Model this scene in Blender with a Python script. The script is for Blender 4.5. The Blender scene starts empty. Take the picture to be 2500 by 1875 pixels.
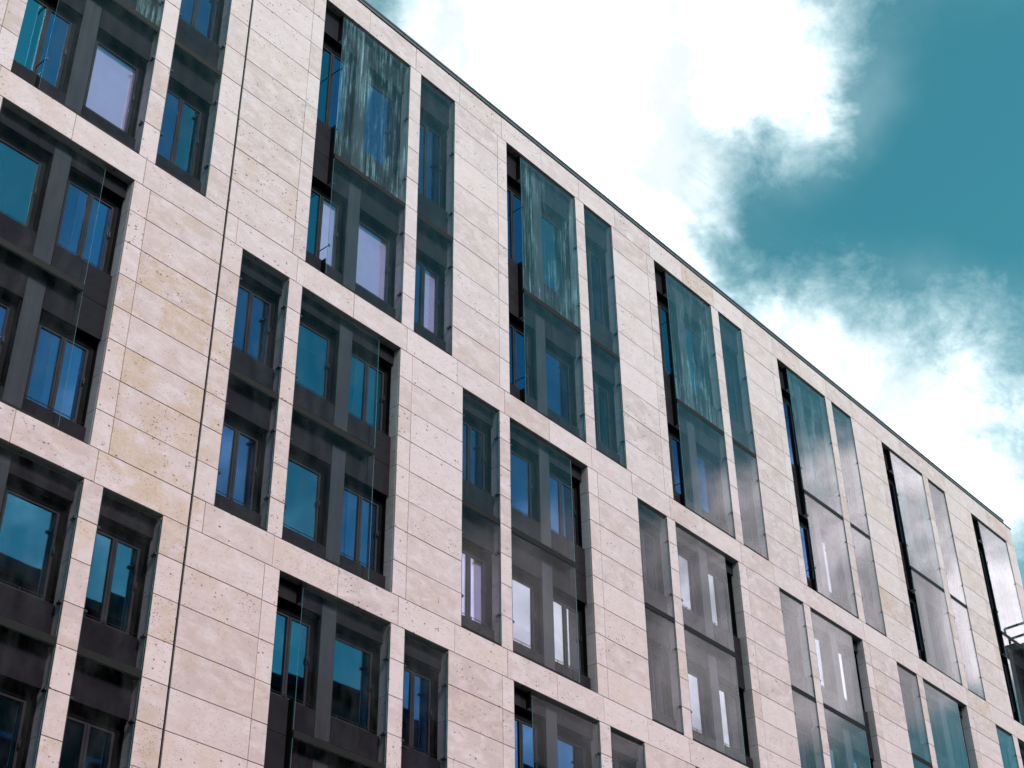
import bpy, math, random
from mathutils import Vector, Matrix

random.seed(7)
scene = bpy.context.scene
COL = scene.collection

# ------------------------------------------------------------------ camera
Z0 = 30.846                      # height of the heads of the top openings above the street
cam_d = bpy.data.cameras.new('camera')
cam = bpy.data.objects.new('camera', cam_d)
COL.objects.link(cam)
cr = Vector((0.65379751, -0.75656833, -0.01237639))
cu = Vector((-0.42682181, -0.38225027, 0.81957786))
cf = Vector((0.62479753, 0.53055545, 0.57283414))
cam.matrix_world = Matrix(((cr.x, cu.x, -cf.x, -10.05825), (cr.y, cu.y, -cf.y, -19.81472),
                           (cr.z, cu.z, -cf.z, 1.6), (0, 0, 0, 1)))
cam_d.sensor_width = 36
cam_d.lens = 54.93
cam_d.clip_end = 3000
scene.camera = cam

# ------------------------------------------------------------------ light and sky
SUN_EL, SUN_AZ = math.radians(45), math.radians(185)      # azimuth clockwise from +Y
sd = Vector((math.cos(SUN_EL) * math.sin(SUN_AZ), math.cos(SUN_EL) * math.cos(SUN_AZ), math.sin(SUN_EL)))
sun_d = bpy.data.lights.new('sun', 'SUN')
sun_d.energy = 1.5
sun_d.angle = math.radians(14)
sun_d.color = (1.0, 0.935, 0.93)
sun = bpy.data.objects.new('sun', sun_d)
sun.rotation_euler = (-sd).to_track_quat('-Z', 'Y').to_euler()
sun.location = (0, -40, 80)
COL.objects.link(sun)

scene.view_settings.view_transform = 'Standard'
scene.view_settings.look = 'None'
scene.view_settings.gamma = 1
scene.view_settings.use_curve_mapping = False
scene.view_settings.exposure = 1.75
scene.cycles.transparent_max_bounces = 24
scene.cycles.max_bounces = 10
scene.cycles.glossy_bounces = 6
scene.cycles.use_denoising = True


class NT:
    """small helper for writing node trees"""
    def __init__(self, nt):
        self.nt = nt
        nt.nodes.clear()

    def n(self, t, **kw):
        nd = self.nt.nodes.new(t)
        ins = kw.pop('ins', {})
        for k, v in kw.items():
            setattr(nd, k, v)
        for k, v in ins.items():
            self.set(nd.inputs[k], v)
        return nd

    def set(self, sock, v):
        if isinstance(v, bpy.types.NodeSocket):
            self.nt.links.new(v, sock)
        else:
            sock.default_value = v

    def m(self, op, a, b=None, c=None, clamp=False):
        nd = self.nt.nodes.new('ShaderNodeMath')
        nd.operation = op
        nd.use_clamp = clamp
        self.set(nd.inputs[0], a)
        if b is not None:
            self.set(nd.inputs[1], b)
        if c is not None:
            self.set(nd.inputs[2], c)
        return nd.outputs[0]

    def v(self, op, a, b=None, scale=None):
        nd = self.nt.nodes.new('ShaderNodeVectorMath')
        nd.operation = op
        self.set(nd.inputs[0], a)
        if b is not None:
            self.set(nd.inputs[1], b)
        if scale is not None:
            self.set(nd.inputs['Scale'], scale)
        return nd.outputs['Value'] if op in ('DOT_PRODUCT', 'LENGTH') else nd.outputs[0]

    def mixc(self, f, a, b, mode='MIX'):
        nd = self.nt.nodes.new('ShaderNodeMix')
        nd.data_type = 'RGBA'
        nd.blend_type = mode
        self.set(nd.inputs[0], f)
        self.set(nd.inputs[6], a)
        self.set(nd.inputs[7], b)
        return nd.outputs[2]

    def step(self, x, lo, hi, kind='SMOOTHSTEP'):
        nd = self.nt.nodes.new('ShaderNodeMapRange')
        nd.interpolation_type = kind
        self.set(nd.inputs[0], x)
        nd.inputs[1].default_value = lo
        nd.inputs[2].default_value = hi
        return nd.outputs[0]

    def noise(self, vec, scale, detail=4, rough=.5, dist=0.0, lac=2.0):
        nd = self.nt.nodes.new('ShaderNodeTexNoise')
        if vec is not None:
            self.set(nd.inputs['Vector'], vec)
        nd.inputs['Scale'].default_value = scale
        nd.inputs['Detail'].default_value = detail
        nd.inputs['Roughness'].default_value = rough
        nd.inputs['Distortion'].default_value = dist
        nd.inputs['Lacunarity'].default_value = lac
        return nd.outputs[0]


world = bpy.data.worlds.new('World')
scene.world = world
world.use_nodes = True
w = NT(world.node_tree)
tc = w.n('ShaderNodeTexCoord')
D = w.v('NORMALIZE', tc.outputs['Generated'])
sky = w.n('ShaderNodeTexSky')
sky.sky_type = 'NISHITA'
sky.sun_disc = False
sky.sun_elevation = SUN_EL
sky.sun_rotation = SUN_AZ
sky.air_density = 1.0
sky.dust_density = 0.6
sky.ozone_density = 1.0
blue = w.mixc(1.0, sky.outputs[0], (0.33, 1.04, 0.78, 1), 'MULTIPLY')
# cloud masses: (direction, angular size, weight)
CL = [((0.4963, 0.4505, 0.7421), 0.0524, 0.6),
      ((0.5692, 0.3953, 0.721), 0.0786, 0.85),
      ((0.6162, 0.3197, 0.7198), 0.0524, 0.55),
      ((0.6604, 0.3078, 0.6849), 0.0262, 0.45),
      ((0.5656, 0.4536, 0.6887), 0.0472, 0.5),
      ((0.6694, 0.4138, 0.6169), 0.0236, 0.55),
      ((0.708, 0.3936, 0.5863), 0.0249, 0.6),
      ((0.7408, 0.3727, 0.5588), 0.0249, 0.6),
      ((0.7724, 0.3523, 0.5285), 0.0262, 0.55),
      ((0.8004, 0.3143, 0.5105), 0.0288, 0.85),
      ((0.6274, 0.4319, 0.648), 0.0236, 0.5),
      ((0.6027, 0.4413, 0.6648), 0.0210, 0.4),
      ((0.764, 0.291, 0.5759), 0.0393, 0.28),
      ((0.7359, 0.3073, 0.6033), 0.0236, 0.2),
      ((0.6979, 0.2223, 0.6808), 0.0655, -0.8),
      ((0.71, 0.3044, 0.6349), 0.0393, -0.6),
      ((0.6809, 0.3569, 0.6395), 0.0288, -0.35),
      ((0.6404, 0.409, 0.6501), 0.0288, 0.3),
      ((0.7416, 0.2451, 0.6245), 0.0393, -0.4),
      ((0.6366, 0.3526, 0.6859), 0.0210, -0.45),
      ((0.8256, 0.3137, 0.469), 0.0184, 0.3),
      ((0.4532, 0.4835, 0.7489), 0.0157, -0.5),
      ((0.7802, 0.2595, 0.5692), 0.0315, 0.15)]


def aed(az, el):                                   # azimuth from -Y towards +X, elevation
    a, e = math.radians(az), math.radians(el)
    return (math.sin(a) * math.cos(e), -math.cos(a) * math.cos(e), math.sin(e))


# the bank of cloud over the street, seen mirrored in the glass
for az, el, s, wt in ((49, 26, 3.0, .5), (53, 26, 3.0, .6), (57, 25.5, 3.2, .75), (61, 26, 3.0, .7), (64.5, 26.5, 3.0, .75),
                      (68, 27, 3.0, .7), (72, 27, 3.5, .6), (35, 30, 5, .35), (66, 17, 4, -.4), (52, 38, 7, -.35),
                      (62, 36, 4, -.3), (40, 42, 7, -.2)):
    CL.append((aed(az, el), math.radians(s), wt * (2.3 if wt > 0 else 2.4)))
warp = w.n('ShaderNodeTexNoise', ins={'Vector': D, 'Scale': 9.0, 'Detail': 4.0, 'Roughness': .55})
wv = w.v('SCALE', w.v('SUBTRACT', warp.outputs['Color'], (.5, .5, .5)), scale=.075)
Dw = w.v('NORMALIZE', w.v('ADD', D, wv))
dens = 0.0
acc = None
for d, s, wt in CL:
    dt = w.v('DOT_PRODUCT', Dw, d)
    e = w.m('EXPONENT', w.m('MULTIPLY', w.m('SUBTRACT', dt, 1.0), 1 / (s * s)))
    acc = w.m('MULTIPLY', e, wt) if acc is None else w.m('MULTIPLY_ADD', e, wt, acc)
fb = w.noise(D, 7.0, 12, .62, .2)
fine = w.noise(w.v('MULTIPLY', D, (1, 1, 1.3)), 22.0, 10, .66, .3)
den = w.m('ADD', w.m('ADD', acc, w.m('MULTIPLY', w.m('SUBTRACT', fb, .5), 2.5)), w.m('MULTIPLY', w.m('SUBTRACT', fine, .5), 1.5))
veil = w.m('MULTIPLY', w.m('MULTIPLY', w.step(w.noise(w.v('ADD', D, (0, 2.2, 0)), 5.0, 8, .6, .5), .34, .72), w.step(acc, -.75, .1)), .34)
mask = w.m('MAXIMUM', w.step(den, -.30, 1.0), veil)
shade = w.step(w.m('ADD', den, w.m('MULTIPLY', w.m('SUBTRACT', w.noise(D, 16, 6, .6), .5), 1.0)), .1, 1.5)
cloud = w.mixc(shade, (.27, .38, .41, 1), w.mixc(w.step(w.noise(w.v('ADD', D, (3.1, 0, .4)), 8.5, 7, .6, .7), .36, .62), (.39, .42, .435, 1), (1.0, 1.03, 1.05, 1)))
bg_b = w.n('ShaderNodeBackground', ins={'Color': blue, 'Strength': 0.05})
bg_c = w.n('ShaderNodeBackground', ins={'Color': cloud, 'Strength': 0.7})
mx = w.n('ShaderNodeMixShader', ins={0: mask, 1: bg_b.outputs[0], 2: bg_c.outputs[0]})
wo = w.n('ShaderNodeOutputWorld', ins={'Surface': mx.outputs[0]})


# ------------------------------------------------------------------ materials
def mat(name):
    m = bpy.data.materials.new(name)
    m.use_nodes = True
    return m, NT(m.node_tree)


def schlick(t, f0, gain=1.0, power=5.0):
    g = t.n('ShaderNodeNewGeometry')
    c = t.m('ABSOLUTE', t.v('DOT_PRODUCT', g.outputs['Incoming'], g.outputs['Normal']))
    k = t.m('POWER', t.m('SUBTRACT', 1.0, c, clamp=True), power)
    return t.m('MULTIPLY', t.m('MULTIPLY_ADD', k, 1 - f0, f0), gain, clamp=True)


def stone_material():
    m, t = mat('travertine')
    co = t.n('ShaderNodeTexCoord').outputs['Object']
    oi = t.n('ShaderNodeObjectInfo')
    rnd = oi.outputs['Random']
    sp = t.n('ShaderNodeSeparateColor', ins={0: oi.outputs['Color']})
    stain = sp.outputs[0]
    P = t.v('ADD', co, t.v('SCALE', (37.0, 91.0, 53.0), scale=rnd))
    Ph = t.v('MULTIPLY', P, (1.0, 1.0, 1.9))          # bedding runs level
    soft = t.noise(Ph, 2.2, 5, .6, .6)
    vein = t.noise(Ph, 7.0, 8, .68, 1.2)
    grain = t.noise(P, 90.0, 3, .6)
    a = t.mixc(rnd, (.450, .334, .342, 1), (.585, .456, .472, 1))
    a = t.mixc(t.step(soft, .35, .75), a, (.60, .484, .508, 1))
    a = t.mixc(t.m('MULTIPLY', t.step(vein, .42, .75), .5), a, (.43, .35, .31, 1))
    a = t.mixc(t.m('MULTIPLY', t.step(grain, .45, .8), .22), a, (.36, .29, .26, 1))
    # ochre staining that gathers in patches on some slabs
    pat = t.m('MULTIPLY', t.step(t.noise(P, 1.5, 5, .65, .7), .36, .62), stain)
    yl = t.m('MULTIPLY', pat, t.m('MULTIPLY_ADD', t.step(t.noise(P, 26, 6, .7, 1.0), .5, .66), .65, .35))
    a = t.mixc(t.m('MULTIPLY', pat, .18), a, (.47, .36, .28, 1))
    a = t.mixc(t.m('MULTIPLY', yl, .9), a, (.40, .235, .085, 1))
    # pits
    vo = t.n('ShaderNodeTexVoronoi', ins={'Vector': t.v('ADD', t.v('MULTIPLY', P, (1, 1, 1.5)), t.v('SCALE', t.n('ShaderNodeTexNoise', ins={'Vector': P, 'Scale': 30.0, 'Detail': 2.0}).outputs['Color'], scale=.03)), 'Scale': 13.0, 'Randomness': 1.0})
    clus = t.m('POWER', t.step(t.noise(P, 2.3, 5, .65, .6), .36, .78), 1.6)
    busy = t.m('MULTIPLY_ADD', stain, .5, t.m('MULTIPLY', rnd, .45))
    cl = t.m('MULTIPLY', clus, t.m('ADD', busy, .25))
    sc_ = t.n('ShaderNodeSeparateColor', ins={0: vo.outputs['Color']})
    on = t.m('LESS_THAN', sc_.outputs[0], t.m('MULTIPLY_ADD', cl, .95, .06))
    rad = t.m('MULTIPLY_ADD', t.m('POWER', sc_.outputs[1], 2.2), .30, .07)
    pit1 = t.m('MULTIPLY', on, t.m('LESS_THAN', vo.outputs['Distance'], rad))
    vo2 = t.n('ShaderNodeTexVoronoi', ins={'Vector': t.v('MULTIPLY', P, (1, 1, 1.4)), 'Scale': 34.0, 'Randomness': 1.0})
    s2 = t.n('ShaderNodeSeparateColor', ins={0: vo2.outputs['Color']})
    on2 = t.m('LESS_THAN', s2.outputs[0], t.m('MULTIPLY_ADD', cl, 1.1, .05))
    pit2 = t.m('MULTIPLY', on2, t.m('LESS_THAN', vo2.outputs['Distance'], t.m('MULTIPLY_ADD', s2.outputs[1], .24, .12)))
    pit = t.m('MAXIMUM', pit1, pit2)
    a = t.mixc(t.m('MULTIPLY', pit, .82), a, (.06, .038, .030, 1))
    b = t.n('ShaderNodeBsdfPrincipled', ins={'Base Color': a, 'Roughness': .72})
    b.inputs['Specular IOR Level'].default_value = .3
    bh = t.m('SUBTRACT', t.m('MULTIPLY', vein, .3), pit)
    bp = t.n('ShaderNodeBump', ins={'Height': bh, 'Distance': .006, 'Strength': .6})
    t.set(b.inputs['Normal'], bp.outputs[0])
    t.n('ShaderNodeOutputMaterial', ins={0: b.outputs[0]})
    return m


def plain(name, col, rough=.5, spec=.4, metal=0.0, var=.15, scale=3.0, streak=False):
    m, t = mat(name)
    co = t.n('ShaderNodeTexCoord').outputs['Object']
    if streak:
        co = t.v('MULTIPLY', co, (6, 6, .5))
    n = t.noise(co, scale, 6, .65)
    c0 = tuple(c * (1 - var) for c in col) + (1,)
    c1 = tuple(c * (1 + var) for c in col) + (1,)
    a = t.mixc(t.step(n, .3, .7), c0, c1)
    b = t.n('ShaderNodeBsdfPrincipled', ins={'Base Color': a, 'Metallic': metal,
                                             'Roughness': t.m('MULTIPLY_ADD', n, .2, rough - .1)})
    b.inputs['Specular IOR Level'].default_value = spec
    t.n('ShaderNodeOutputMaterial', ins={0: b.outputs[0]})
    return m


def glass_material(name, streaks=False, edge=False):
    m, t = mat(name)
    tr = t.n('ShaderNodeBsdfTransparent', ins={'Color': (.925, .918, .932, 1)})
    gl = t.n('ShaderNodeBsdfGlossy', ins={'Color': (1, .91, .95, 1), 'Roughness': 0.0})
    f = schlick(t, .0, 3.4, 6.2)
    sh = t.n('ShaderNodeMixShader', ins={0: f, 1: tr.outputs[0], 2: gl.outputs[0]}).outputs[0]
    co = t.n('ShaderNodeTexCoord').outputs['Object']
    oi = t.n('ShaderNodeObjectInfo')
    P = t.v('ADD', co, t.v('SCALE', (31.0, 7.0, 17.0), scale=oi.outputs['Random']))
    if streaks:
        s1 = t.noise(t.v('MULTIPLY', P, (24, 1, .5)), 1.0, 8, .75, 0.0)
        s2 = t.noise(t.v('MULTIPLY', P, (130, 1, 2.6)), 1.0, 5, .75)
        s3 = t.noise(t.v('MULTIPLY', P, (2.4, 1, .75)), 1.0, 5, .62, .3)
        k = t.m('MULTIPLY', t.step(s1, .44, .72), t.m('MULTIPLY_ADD', t.step(s2, .36, .62), .85, .15))
        k = t.m('MULTIPLY', k, t.m('MULTIPLY_ADD', t.step(s3, .44, .66), .94, .06))
        k = t.m('MULTIPLY_ADD', k, .68, t.m('MULTIPLY', t.step(s2, .4, .75), .04), clamp=True)
        df = t.n('ShaderNodeBsdfDiffuse', ins={'Color': (.38, .62, .68, 1)})
        tl = t.n('ShaderNodeBsdfTranslucent', ins={'Color': (.38, .62, .68, 1)})
        dd = t.n('ShaderNodeMixShader', ins={0: .25, 1: df.outputs[0], 2: tl.outputs[0]})
        sh = t.n('ShaderNodeMixShader', ins={0: k, 1: sh, 2: dd.outputs[0]}).outputs[0]
    else:                                             # a thin film of dust
        k = t.m('MULTIPLY', t.step(t.noise(t.v('MULTIPLY', P, (3, 1, 1.2)), 1.0, 6, .6), .35, .8), .014)
        df = t.n('ShaderNodeBsdfDiffuse', ins={'Color': (.5, .52, .53, 1)})
        sh = t.n('ShaderNodeMixShader', ins={0: k, 1: sh, 2: df.outputs[0]}).outputs[0]
    t.n('ShaderNodeOutputMaterial', ins={0: sh})
    return m


def pane_material(name, tint, base, f0=.42):
    m, t = mat(name)
    co = t.n('ShaderNodeTexCoord').outputs['Object']
    oi = t.n('ShaderNodeObjectInfo')
    P = t.v('ADD', co, t.v('SCALE', (31.0, 7.0, 17.0), scale=oi.outputs['Random']))
    wob = t.noise(P, .9, 2, .5)
    bp = t.n('ShaderNodeBump', ins={'Height': wob, 'Distance': .02, 'Strength': .05})
    df = t.n('ShaderNodeBsdfTransparent', ins={'Color': base})
    gl = t.n('ShaderNodeBsdfGlossy', ins={'Color': tint, 'Roughness': .015, 'Normal': bp.outputs[0]})
    f = schlick(t, f0, 1.0)
    sh = t.n('ShaderNodeMixShader', ins={0: f, 1: df.outputs[0], 2: gl.outputs[0]})
    t.n('ShaderNodeOutputMaterial', ins={0: sh.outputs[0]})
    return m


STONE = stone_material()
JOINT = plain('joint_mortar', (.30, .19, .15), .9, .1)
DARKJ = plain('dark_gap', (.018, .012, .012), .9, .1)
PANEL = plain('grey_panel', (.017, .0145, .0178), .28, .06, 0.0, .12, 2.0)
PILAS = plain('pilaster_metal', (.043, .042, .048), .24, .25, 0.0, .12, 1.4, True)  # base lighter than the panels, standing in for reflections on the pilaster
FRAME = plain('window_frame', (.006, .0055, .006), .3, .12)
SASH = plain('sash_metal', (.034, .030, .034), .3, .12)
BLACK = plain('black_steel', (.014, .013, .014), .4, .5)
LEDGE = plain('dark_ledge', (.014, .012, .012), .6, .1)
CAP = plain('cap_metal', (.062, .072, .082), .5, .3, 0.0, .15, 1.2, True)
CAPD = plain('cap_dark', (.02, .024, .028), .5, .4)
GLASS = glass_material('screen_glass')
GLASSX = glass_material('weathered_glass', True)
EDGE = plain('glass_edge', (.34, .58, .58), .25, .6)
BLIND = plain('blind_cloth', (.62, .60, .64), .85, .1, 0, .06, 2)
CURT = plain('curtain_cloth', (.16, .15, .15), .9, .1, 0, .1, 2)
PT = pane_material('pane_teal', (.12, .44, .64, 1), (.36, .50, .54, 1))
PB = pane_material('pane_blue', (.15, .36, .70, 1), (.36, .44, .58, 1))
PP = pane_material('pane_pale', (.88, .90, 1.0, 1), (.5, .52, .58, 1))  # tint whitened to brighten the cloud mirrored in these panes
PL = pane_material('pane_lilac', (.80, .78, 1.0, 1), (.93, .92, 1, 1), .2)
ASPH = plain('asphalt', (.05, .05, .052), .85, .2, 0, .25, 8)
PAVE = plain('paving', (.22, .21, .20), .8, .2, 0, .2, 5)
OPP = plain('opposite_render', (.10, .085, .08), .8, .2, 0, .2, 1)
OPPD = plain('opposite_dark', (.028, .022, .022), .8, .2, 0, .2, 1)


# ------------------------------------------------------------------ mesh helpers
class MB:
    def __init__(self):
        self.v, self.f, self.mi = [], [], []

    def box(self, x0, x1, y0, y1, z0, z1, mi=0):
        b = len(self.v)
        self.v += [(x, y, z) for z in (z0, z1) for y in (y0, y1) for x in (x0, x1)]
        for q in ((0, 2, 3, 1), (4, 5, 7, 6), (0, 1, 5, 4), (2, 6, 7, 3), (0, 4, 6, 2), (1, 3, 7, 5)):
            self.f.append(tuple(b + i for i in q))
            self.mi.append(mi)
        return self

    def slab(self, x0, x1, y0, y1, z0, z1, c=.005, mi=0):
        """box with its front (low y) edges chamfered"""
        b = len(self.v)
        self.v += [(x0 + c, y0, z0 + c), (x1 - c, y0, z0 + c), (x1 - c, y0, z1 - c), (x0 + c, y0, z1 - c)]
        for y in (y0 + c, y1):
            self.v += [(x0, y, z0), (x1, y, z0), (x1, y, z1), (x0, y, z1)]
        self.f.append((b, b + 1, b + 2, b + 3))
        for k in (0, 4):
            for i in range(4):
                j = (i + 1) % 4
                self.f.append((b + k + i, b + k + 4 + i, b + k + 4 + j, b + k + j))
        self.f.append((b + 11, b + 10, b + 9, b + 8))
        self.mi += [mi] * (len(self.f) - len(self.mi))
        return self

    def rod(self, a, c, r, n=6, mi=0):
        a, c = Vector(a), Vector(c)
        d = (c - a).normalized()
        s = d.orthogonal().normalized()
        q = d.cross(s)
        b = len(self.v)
        for p in (a, c):
            for i in range(n):
                t = 2 * math.pi * i / n
                self.v.append(tuple(p + s * (r * math.cos(t)) + q * (r * math.sin(t))))
        for i in range(n):
            j = (i + 1) % n
            self.f.append((b + i, b + j, b + n + j, b + n + i))
        self.f.append(tuple(b + i for i in range(n - 1, -1, -1)))
        self.f.append(tuple(b + n + i for i in range(n)))
        self.mi += [mi] * (len(self.f) - len(self.mi))
        return self

    def mesh(self, name, mats):
        me = bpy.data.meshes.new(name)
        me.from_pydata(self.v, [], self.f)
        for mm in mats:
            me.materials.append(mm)
        if len(mats) > 1:
            me.polygons.foreach_set('material_index', self.mi)
        me.update()
        return me


def link(name, me, parent=None, loc=(0, 0, 0), label=None, kind=None):
    o = bpy.data.objects.new(name, me)
    COL.objects.link(o)
    o.location = loc
    if parent:
        o.parent = parent
    if label:
        o['label'] = label
    if kind:
        o['kind'] = kind
    return o


def thing(name, label, cat, loc=(0, 0, 0)):
    o = bpy.data.objects.new(name, None)
    COL.objects.link(o)
    o.location = loc
    o['label'] = label
    o['category'] = cat
    return o


CACHE = {}


def cached(key, make):
    if key not in CACHE:
        CACHE[key] = make()
    return CACHE[key]


# ------------------------------------------------------------------ ground
link('ground', MB().box(-1500, 1500, -1500, 1500, -1.0, -.13).mesh('ground', [PAVE]), kind='structure')
link('road', MB().box(-300, 300, -16.5, -4.5, -.126, -.12).mesh('road', [ASPH]), kind='structure')
link('pavement', MB().slab(-300, 300, -4.5, -.01, -.128, 0).mesh('pavement', [PAVE]), kind='structure')
link('pavement', MB().slab(-300, 300, -22, -16.5, -.128, 0).mesh('pavement', [PAVE]), kind='structure')

# ------------------------------------------------------------------ the office building
M = 6.6
XS = [-.683] + [M * i for i in range(1, 7)]        # left edge of the wide top bay of each module
X_L, X_R = -4.0, 43.2
EXP = 4.445                                        # the movement joint
WIDE, NAR0, NAR1 = 2.909, 3.304, 4.568
BN0, BN1, BW0 = -1.653, -.387, -.019
JW = .005                                          # half a joint
ROWS = {
    'A': dict(top=0.0, bot=-8.177, lint=-.85, w1=-3.70, ledge=-4.64, l2=-5.48, w2=-7.66,
              cz=(-1.86, -3.84, -5.52, -7.32),
              courses=[-.80, -1.79, -2.77, -3.75, -4.65, -5.53, -6.39, -7.285]),
    'B': dict(top=-8.847, bot=-14.867, lint=-9.22, w1=-11.10, ledge=-11.80, l2=-12.57, w2=-14.43,
              cz=(-9.6, -11.12, -12.62, -14.13),
              courses=[-9.59, -10.35, -11.12, -11.86, -12.60, -13.345, -14.11]),
    'C': dict(top=-15.516, bot=-21.54, lint=-15.91, w1=-17.81, ledge=-18.45, l2=-19.24, w2=-21.10,
              cz=(-16.28, -17.81, -19.3, -20.8),
              courses=[-16.26, -17.02, -17.79, -18.535, -19.28, -20.03, -20.79]),
}
bld = thing('office_building', 'long pale stone office block with dark recessed window bays and glass screens', 'building')


def P3(x, y, z):
    return (x, y, z + Z0)


def project(x, z):
    d = Vector((x, 0, z + Z0)) - cam.matrix_world.translation
    zc = d.dot(cf)
    return 1250 + 3814.57 * d.dot(cr) / zc, 937.5 - 3814.57 * d.dot(cu) / zc


def in_frame(x0, x1, z0, z1, mg=10):
    pts = [project(x, z) for x in (x0, x1) for z in (z0, z1)]
    return (max(p[0] for p in pts) > -mg and min(p[0] for p in pts) < 2500 + mg and
            max(p[1] for p in pts) > -mg and min(p[1] for p in pts) < 1875 + mg)


slab_rest = MB()
core = MB()
TH = .045


def slab(name, x0, x1, z0, z1, stain=None):
    x0 += JW
    x1 -= JW
    z0 += JW
    z1 -= JW
    if not in_frame(x0, x1, z0, z1):
        slab_rest.slab(x0, x1, 0, TH, z0 + Z0, z1 + Z0)
        return
    wd, ht = round(x1 - x0, 3), round(z1 - z0, 3)
    me = cached(('slab', wd, ht), lambda: MB().slab(-wd / 2, wd / 2, 0, TH, -ht / 2, ht / 2).mesh('stone_slab', [STONE]))
    o = link(name, me, bld, P3((x0 + x1) / 2, random.uniform(-.0025, .0025), (z0 + z1) / 2))
    o.rotation_euler = (random.uniform(-.0016, .0016), 0, random.uniform(-.0012, .0012))
    xm, zm = (x0 + x1) / 2, (z0 + z1) / 2
    near = max(0, 1 - abs(xm - 3.2) / 5.0) * (1 if zm < -8 else .45)
    s = stain if stain is not None else max(0, random.gauss(.06, .16)) + near * random.uniform(.1, 1.05) ** 1.2
    if xm > 28:
        s += random.choice((0, 0, .2, .35))
    o.color = (min(1, s), random.random(), 0, 1)
    if s > .8:
        o['label'] = 'stone slab with ochre stains and pits'


def pier(x0, x1, row, cuts):
    """courses of slabs between two openings; cuts are the upright joints"""
    r = ROWS[row]
    zs = [r['top']] + r['courses'] + [r['bot']]
    xs = [x0] + sorted(cuts) + [x1]
    for a, b in zip(xs, xs[1:]):
        gap_l = .020 if abs(a - EXP) < .001 else 0
        gap_r = .020 if abs(b - EXP) < .001 else 0
        for zt, zb in zip(zs, zs[1:]):
            slab('edge_slab' if b - a < .75 else 'stone_slab', a + gap_l, b - gap_r, zb, zt)
    segs = [(x0, x1)] if not x0 < EXP < x1 else [(x0, EXP - .05), (EXP + .05, x1)]
    for a, b in segs:
        core.box(a + .05, b - .05, .016, .50, r['bot'] + Z0 - .02, r['top'] + Z0 + .02, 0)


def band(z0, z1, cuts):
    xs = [X_L] + sorted(cuts) + [X_R]
    for a, b in zip(xs, xs[1:]):
        gap_l = .020 if abs(a - EXP) < .001 else 0
        gap_r = .020 if abs(b - EXP) < .001 else 0
        slab('band_slab', a + gap_l, b - gap_r, z0, z1)
    for a, b in ((X_L, EXP - .05), (EXP + .05, X_R)):
        core.box(a + .003, b - .003, .014, .505, z0 + Z0 + .045, z1 + Z0 - .045, 0)


openings = []                                      # (row, kind, x0, x1, module)
for row in 'AC':
    prev = X_L
    for i, X in enumerate(XS):
        cuts = [X - .37]
        if i == 0:
            cuts = [X - 2.02, X - .37]
        if i == 1:
            cuts = [EXP, X - .37]
        pier(prev, X, row, cuts)
        openings.append((row, 'wide', X, X + WIDE, i))
        if i < 6:
            pier(X + WIDE, X + NAR0, row, [])
            openings.append((row, 'narrow', X + NAR0, X + NAR1, i))
            prev = X + NAR1
        else:
            pier(X + WIDE, X_R, row, [])
prev = X_L
for i, X in enumerate(XS):
    cuts = [prev + .385]
    if i == 0:
        cuts = []
    if i == 1:
        cuts = [prev + .385, EXP]
    pier(prev, X + BN0, 'B', cuts)
    openings.append(('B', 'narrow', X + BN0, X + BN1, i))
    pier(X + BN1, X + BW0, 'B', [])
    openings.append(('B', 'wide', X + BW0, X + WIDE, i))
    prev = X + WIDE
pier(prev, X_R, 'B', [])
bj = [EXP, XS[0] - .2, XS[0] - 1.85]
for i, X in enumerate(XS):
    for k in ((-1, 0, 1, 2, 3) if i else (0, 1, 2, 3)):
        x = X - .2 + 1.65 * k
        if k == -1 and i > 1:
            continue
        if k == 3 and i == 0:
            continue
        if x < X_R - .3 and not any(abs(x - b) < .05 for b in bj) and not (i == 0 and k == 0):
            bj.append(x)
band(-8.847, -8.177, bj)
band(-15.516, -14.867, bj)
band(0.0, .785, bj)
band(-22.2, -21.54, bj)

me = slab_rest.mesh('stone_slab', [STONE])
link('stone_slab', me, bld, kind='stuff')
link('facade_core', core.mesh('facade_core', [JOINT]), bld)
# main body, end wall, plain lower storeys
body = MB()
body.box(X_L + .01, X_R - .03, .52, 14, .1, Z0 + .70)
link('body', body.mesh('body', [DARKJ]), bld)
link('end_wall', MB().box(X_R - .028, X_R - .002, .047, 14, .1, Z0 + .8).mesh('end_wall', [STONE]), bld)
link('end_wall', MB().box(X_L + .002, X_L + .008, .51, 14, .1, Z0 + .8).mesh('end_wall', [STONE]), bld)
link('base_wall', MB().box(X_L, X_R, .002, .515, 0, Z0 - 22.21).mesh('base_wall', [STONE]), bld)
link('movement_joint', MB().box(EXP - .035, EXP + .035, .20, .21, Z0 - 22.2, Z0 + .8).mesh('movement_joint', [DARKJ]), bld,
     label='dark vertical movement joint running up the stone facade')
# roof edge
xs = [X_L + 3.3 * k for k in range(15)]
xs = [x for x in xs if x < 42.0] + [42.62]
for a, b in zip(xs, xs[1:]):
    c = MB()
    c.box(a + .003, b - .003, .012, .55, Z0 + .788, Z0 + .812, 1)  # shadow gap below the fascia, its shade put into the darker metal
    c.box(a + .003, b - .003, -.018, .55, Z0 + .812, Z0 + .897, 0)
    c.box(a + .003, b - .003, .002, .55, Z0 + .897, Z0 + .915, 1)
    c.box(a + .003, b - .003, -.03, .55, Z0 + .915, Z0 + .968, 0)
    link('parapet_cap', c.mesh('parapet_cap', [CAP, CAPD]), bld)
link('corner_cap', MB().box(42.62, 43.24, -.012, .55, Z0 + .803, Z0 + .842).mesh('corner_cap', [CAPD]), bld)


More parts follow.
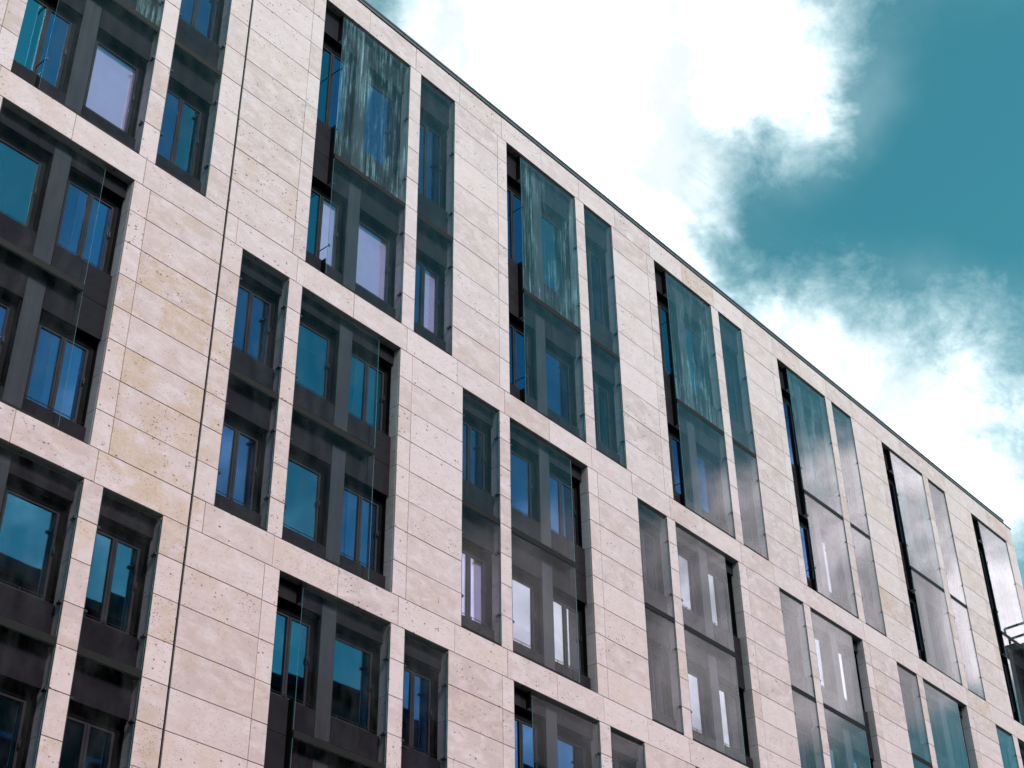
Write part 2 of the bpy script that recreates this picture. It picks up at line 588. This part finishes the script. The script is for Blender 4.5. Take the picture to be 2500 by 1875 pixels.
def window_mesh_frame(wd, ht, double, top):
    f = MB()
    y0, y1 = .265, .44
    h0, h1 = -ht / 2, ht / 2
    x0, x1 = -wd / 2, wd / 2
    # reveal lining, then the frame
    for (a, b, c, d) in ((x0, x0 + .012, h0, h1), (x1 - .012, x1, h0, h1)):
        f.box(a, b, y0, .36, c, d)
    f.box(x0 + .012, x1 - .012, y0, .36, h1 - .012, h1)
    f.box(x0 + .012, x1 - .012, y0, .36, h0, h0 + .012)
    f.box(x0, x0 + .10, .361, y1, h0, h1)
    f.box(x1 - .10, x1, .361, y1, h0, h1)
    f.box(x0 + .10, x1 - .10, .361, y1, h1 - top, h1)
    f.box(x0 + .10, x1 - .10, .361, y1, h0, h0 + .07)
    # slim sash rim inside
    xa, xb, za, zb = x0 + .10, x1 - .10, h0 + .07, h1 - top
    s = .05
    f.box(xa, xa + s, .375, y1, za, zb, 1)
    f.box(xb - s, xb, .375, y1, za, zb, 1)
    f.box(xa + s, xb - s, .375, y1, zb - s, zb, 1)
    f.box(xa + s, xb - s, .375, y1, za, za + s, 1)
    return f


def add_window(xc, zt, zb, wd, double, tone):
    ht = round(zt - zb, 3)
    wd = round(wd, 3)
    top = .24 if ht > 2.5 else .17
    key = (wd, ht, double)
    win = link('window', cached(('win',) + key, lambda: window_mesh_frame(wd, ht, double, top).mesh('window', [FRAME, SASH])), bld,
               P3(xc, 0, (zt + zb) / 2))
    xa, xb = -wd / 2 + .15, wd / 2 - .15
    za, zb2 = -ht / 2 + .12, ht / 2 - top - .05
    panes = [(xa, xb)]
    if double:
        panes = [(xa, -.055), (.055, xb)]

        def mk():
            b = MB()
            b.box(-.055, .055, .366, .44, za, zb2)
            b.box(-.012, .012, .352, .366, za, zb2)
            return b
        link('mullion', cached(('mul',) + key, lambda: mk().mesh('mullion', [SASH])), win)
    if tone is PL:
        win['label'] = 'window with its pale blind drawn down'
    tones = tone if isinstance(tone, (list, tuple)) else [tone] * len(panes)
    for (a, b), tn in zip(panes, tones):
        ax, az = random.gauss(0, .004), random.gauss(0, .006)
        o = link('pane', cached(('pane', a, b, ht, tn.name), lambda: MB().box(-(b - a) / 2, (b - a) / 2, -.006, .006, za, zb2).mesh('pane', [tn])),
                 win, ((a + b) / 2, .402, 0))
        o.rotation_euler = (ax, 0, az)
    # roller blind let down some way, or a curtain drawn to one side
    lila = PL in tones
    q = random.random()
    if lila or q < .42:
        drop = round(ht - .3 if lila else random.choice((.35, .55, .8, 1.1, 1.4)), 2)
        link('roller_blind', cached(('blind', wd, drop), lambda: MB().box(-wd / 2 + .11, wd / 2 - .11, .452, .456, -drop, 0).box(-wd / 2 + .11, wd / 2 - .11, .449, .459, -drop - .02, -drop).mesh('roller_blind', [BLIND])),
             win, (0, 0, ht / 2 - top + .02))
    elif q < .62:
        def mcu():
            c = MB()
            n = 16
            wv = wd * .38
            pts = [(wd / 2 - .1 - wv * k / n, .47 + .014 * (1 if k % 2 else -1)) for k in range(n + 1)]
            for (xa_, ya_), (xb_, yb_) in zip(pts, pts[1:]):
                b0 = len(c.v)
                c.v += [(xa_, ya_, -ht / 2 + .05), (xb_, yb_, -ht / 2 + .05), (xb_, yb_, ht / 2 - .1), (xa_, ya_, ht / 2 - .1)]
                c.f.append((b0, b0 + 1, b0 + 2, b0 + 3))
                c.mi.append(0)
            return c
        link('curtain', cached(('curtain', wd, ht), lambda: mcu().mesh('curtain', [CURT])), win)
    # window handle
    hx = xb + .02 if not double else .03

    def mh():
        h = MB()
        h.box(-.014, .014, .345, .364, -.03, .03)
        h.box(-.010, .010, .322, .345, -.012, .012)
        h.box(-.012, .012, .312, .324, -.012, .11)
        return h
    link('handle', cached('handle', lambda: mh().mesh('handle', [BLACK])), win, (xb + .025, .01, 0))

    def mr():
        g = MB()
        for dz in (.05, .115):
            g.rod((-wd / 2 + .014, .30, -ht / 2 + dz), (wd / 2 - .014, .30, -ht / 2 + dz), .008)
        for k in (-.33, 0, .33):
            g.box(wd * k - .008, wd * k + .008, .292, .308, -ht / 2 + .012, -ht / 2 + .125)
        return g
    link('guard_rail', cached(('rail',) + key[:2], lambda: mr().mesh('guard_rail', [BLACK])), win)
    return win


PY = .20                                           # front of the metal wall


def panel(name, x0, x1, z0, z1, m=None, y0=PY, th=.06, label=None):
    wd, ht = round(x1 - x0 - .006, 3), round(z1 - z0 - .006, 3)
    m = m or PANEL
    me = cached((name, wd, ht, m.name), lambda: MB().slab(-wd / 2, wd / 2, 0, th, -ht / 2, ht / 2, .003).mesh(name, [m]))
    return link(name, me, bld, P3((x0 + x1) / 2, y0 + random.uniform(0, .002), (z0 + z1) / 2), label=label)


jl = MB()


def add_opening(row, kind, x0, x1, mod):
    r = ROWS[row]
    zt, zb = r['top'], r['bot']
    # stone returns: right-hand jamb stone by stone, hidden left-hand one joined
    zs = [zt] + r['courses'] + [zb]
    for a, b in zip(zs, zs[1:]):
        ht = round(a - b - .01, 3)
        if in_frame(x1, x1 + .1, b, a):
            me = cached(('jamb', ht), lambda: MB().box(0, .044, 0, .448, -ht / 2, ht / 2).mesh('jamb_slab', [STONE]))
            o = link('jamb_slab', me, bld, P3(x1 + .002, TH + .004, (a + b) / 2))
            o.color = (max(0, random.gauss(.1, .2)), 0, 0, 1)
        else:
            jl.box(x1 + .002, x1 + .046, TH + .004, .49, b + .005 + Z0, a - .005 + Z0)
        jl.box(x0 - .046, x0 - .002, TH + .004, .49, b + .005 + Z0, a - .005 + Z0)
    link('soffit_slab', cached(('soff', round(x1 - x0, 2)), lambda: MB().box(.002, x1 - x0 - .002, 0, .15, 0, .04).mesh('soffit_slab', [STONE])),
         bld, P3(x0, TH + .003, zt + .003))
    link('sill_slab', cached(('sil', round(x1 - x0, 2)), lambda: MB().box(.002, x1 - x0 - .002, 0, .20, -.04, 0).mesh('sill_slab', [STONE])),
         bld, P3(x0, TH + .003, zb - .003))
    # back wall of sheet metal
    cells = [(x0, x1)]
    if kind == 'wide':
        p0 = XS[mod] + 1.27
        p1 = XS[mod] + 1.65
        panel('pilaster', p0, p1, zb + .01, zt, PILAS)
        cells = [(x0, p0), (p1, x1)]
    storeys = [(zt, r['lint'], r['w1'], r['ledge'] - .04), (r['ledge'] - .04, r['l2'], r['w2'], zb + .01)]
    for si, (s_top, s_l, s_w, s_b) in enumerate(storeys):
        for ci, (a, b) in enumerate(cells):
            panel('lintel_panel', a, b, s_l, s_top)
            panel('spandrel_panel', a, b, s_b, s_w)
            if kind == 'narrow':
                dbl = True
            else:
                dbl = (ci == 0) == (row != 'B')
            q = random.random()
            tone = PT if q < .5 else PB
            if row == 'A' and kind == 'wide' and ci == 1 and mod in (0, 1) and si == 1:
                tone = PL
            if row == 'A' and kind == 'wide' and ci == 0 and mod == 1:
                tone = [PT, PL] if si else [PT, PB]
            if row == 'A' and kind == 'wide' and ci == 1 and si == 0:
                tone = PB if mod == 1 else PT
            if row == 'A' and kind == 'wide' and ci == 0 and mod == 0:
                tone = [PT, PB]
            if row == 'A' and kind == 'narrow' and mod == 0:
                tone = [PB, PT] if si else [PB, PB]
            if row == 'A' and kind == 'narrow' and mod == 1:
                tone = [PB, PB] if si == 0 else [PB, PL]
            if row == 'B' and mod == 2 and si == 1:
                tone = PL if kind == 'narrow' else PP
            if row == 'B' and mod in (3, 4) and (kind == 'wide' or si == 1):
                tone = PP
            if row == 'A' and mod in (4, 5) and ci == len(cells) - 1 and si == 1:
                tone = PP
            if row == 'B' and kind == 'narrow' and si == 0:
                tone = PB
            if row == 'C' and mod == 0:
                tone = PT
            add_window((a + b) / 2, s_l, s_w, b - a - .012, dbl, tone)
    # glass screens held off the opening
    if kind == 'narrow':
        g0, g1, free = x0 + .012, x1 - .012, None
    elif row == 'B':
        g0, g1, free = x0 + .012, XS[mod] + 2.27, 'R'
    else:
        g0, g1, free = XS[mod] + .612, x1 - .012, 'L'
    gd = (zt - .115, r['ledge'] + .032)
    ge = (r['ledge'] - .125, zb + .055)
    for si, (t, b) in enumerate((gd, ge)):
        weathered = row == 'A' and kind == 'wide' and si == 0
        wd, ht = round(g1 - g0, 3), round(t - b, 3)
        gm = GLASSX if weathered else GLASS
        # faces 0/1 of each box are its ends, so build the sheet with its own rim material

        def mkg():
            g = MB().box(-wd / 2, wd / 2, 0, .014, -ht / 2, ht / 2)
            g.mi = [1, 1, 0, 0, 1, 1]
            return g
        gs = link('glass_screen', cached(('glass', wd, ht, gm.name), lambda: mkg().mesh('glass_screen', [gm, EDGE])), bld,
                  P3((g0 + g1) / 2, .018, (t + b) / 2),
                  label='large glass screen streaked with pale dirt' if weathered else None)
        gs.rotation_euler = (random.gauss(0, .002), 0, random.gauss(0, .002))
        for cz in r['cz'][si * 2:si * 2 + 2]:
            zl = cz - (t + b) / 2
            sides = []
            if free != 'R':
                sides.append(1)
            if free != 'L':
                sides.append(-1)
            for sg in sides:
                def mkc():
                    c = MB()
                    xe = sg * wd / 2
                    lo, hi = sorted((xe + sg * .011, xe - sg * .055))
                    c.box(lo, hi, -.014, -.001, -.022, .022)
                    c.box(lo, hi, .015, .032, -.026, .026)
                    lo, hi = sorted((xe + sg * .011, xe - sg * .03))
                    c.box(lo, hi, .032, .125, -.02, .02)
                    return c
                link('clamp', cached(('clamp', wd, sg), lambda: mkc().mesh('clamp', [BLACK])), gs, (0, 0, zl))
            if free == 'L' and row == 'A':
                def mkr():
                    c = MB()
                    xe = -wd / 2
                    c.box(xe + .005, xe + .05, -.012, -.001, -.03, .03)
                    c.rod((xe + .02, .015, 0), (xe + .02, .34, 0), .012)
                    return c
                link('tie_rod', cached(('tie', wd), lambda: mkr().mesh('tie_rod', [BLACK])), gs, (0, 0, zl))
    # gasket down the jamb beside the glass
    for xe, on in ((x1 - .010, free != 'R'), (x0, free != 'L')):
        if on:
            ht = round(zt - zb - .12, 3)
            link('edge_profile', cached(('ep', ht), lambda: MB().box(0, .0095, .006, .05, -ht / 2, ht / 2).mesh('edge_profile', [BLACK])), bld,
                 P3(xe + .0005, 0, (zt + zb) / 2 - .02))
    # service ledge between the storeys and the dark sill at the foot
    lw = round(g1 - g0, 3)

    def mkl():
        c = MB()
        c.box(-lw / 2, lw / 2, .010, .05, -.115, .022)
        c.box(-lw / 2, lw / 2, .06, .075, -.10, -.02)
        c.box(-lw / 2, lw / 2, .09, .197, -.10, -.03)
        c.box(-lw / 2, lw / 2, .05, .09, -.098, -.05)
        return c
    link('ledge', cached(('ledge', lw), lambda: mkl().mesh('ledge', [LEDGE])), bld, P3((g0 + g1) / 2, 0, r['ledge']))
    fw = round(x1 - x0 - .02, 3)

    def mks():
        c = MB()
        c.box(-fw / 2, fw / 2, .05, .196, .004, .045)
        c.box(-lw / 2 + ((g0 + g1) / 2 - (x0 + x1) / 2), lw / 2 + ((g0 + g1) / 2 - (x0 + x1) / 2), .010, .05, .002, .055)
        return c
    link('sill', cached(('sill', fw, lw), lambda: mks().mesh('sill', [LEDGE])), bld, P3((x0 + x1) / 2, 0, zb))
    # closure plates behind the free edge of the glass
    if free:
        xf = g0 if free == 'L' else g1
        for (a, b) in ((zt - .01, r['lint'] + .004), (r['w1'] - .004, r['l2'] + .004), (r['w2'] - .004, zb + .06)):
            ht = round(a - b, 3)
            if row == 'B':
                dims = (-.006, .006, .192, .199)
            else:
                dims = (-.005, .005, .06, .198)
            link('closure_plate', cached(('cp', ht, row), lambda: MB().box(*dims, -ht / 2, ht / 2).mesh('closure_plate', [FRAME])), bld,
                 P3(xf, 0, (a + b) / 2))


for op in openings:
    row, kind, x0, x1, mod = op
    if False:
        core.box(0, 0, 0, 0, 0, 0)
    add_opening(*op)
link('jamb_slab', jl.mesh('jamb_slab', [STONE]), bld, kind='stuff')

# ------------------------------------------------------------------ across the street (seen in the glass)
ob = thing('street_block', 'dark rendered block across the street mirrored in the lower left windows', 'building', (10, -28, 0))
link('wall', MB().box(-45, 50, -8, 6, 0, 26.4).mesh('wall', [OPP]), ob)
link('cornice', MB().box(-45.3, 50.3, -8.3, 6.35, 26.4, 26.9).mesh('cornice', [OPPD]), ob)
ow = MB()
for i in range(31):
    for k in range(7):
        ow.box(-43.5 + 3 * i, -42.1 + 3 * i, 5.98, 6.04, 2 + 3.4 * k, 4.1 + 3.4 * k)
link('window', ow.mesh('window', [PB]), ob, kind='stuff')
tb = thing('corner_block', 'dark tall block with roof railing mirrored in the last glass screen', 'building', (92, -7.6, 0))
link('wall', MB().box(-14, 14, -7.5, 5.5, 0, 43.0).mesh('wall', [OPPD]), tb)
link('roof_slab', MB().box(-14.3, 14.3, -7.8, 5.8, 43.0, 43.5).mesh('roof_slab', [OPP]), tb)
rl = MB()
for zz in (44.1, 44.85):
    rl.rod((-14.1, -7.2, zz), (-14.1, 5.5, zz), .08)
for k in range(9):
    rl.rod((-14.1, -7.2 + 1.58 * k, 43.5), (-14.1, -7.2 + 1.58 * k, 44.85), .08)
link('railing', rl.mesh('railing', [LEDGE]), tb)
tw = MB()
for k in range(10):
    for j in range(4):
        tw.box(-14.04, -13.98, -6.3 + 3 * j, -4.6 + 3 * j, 3 + 3.9 * k, 5.6 + 3.9 * k)
link('window', tw.mesh('window', [PB]), tb, kind='stuff')
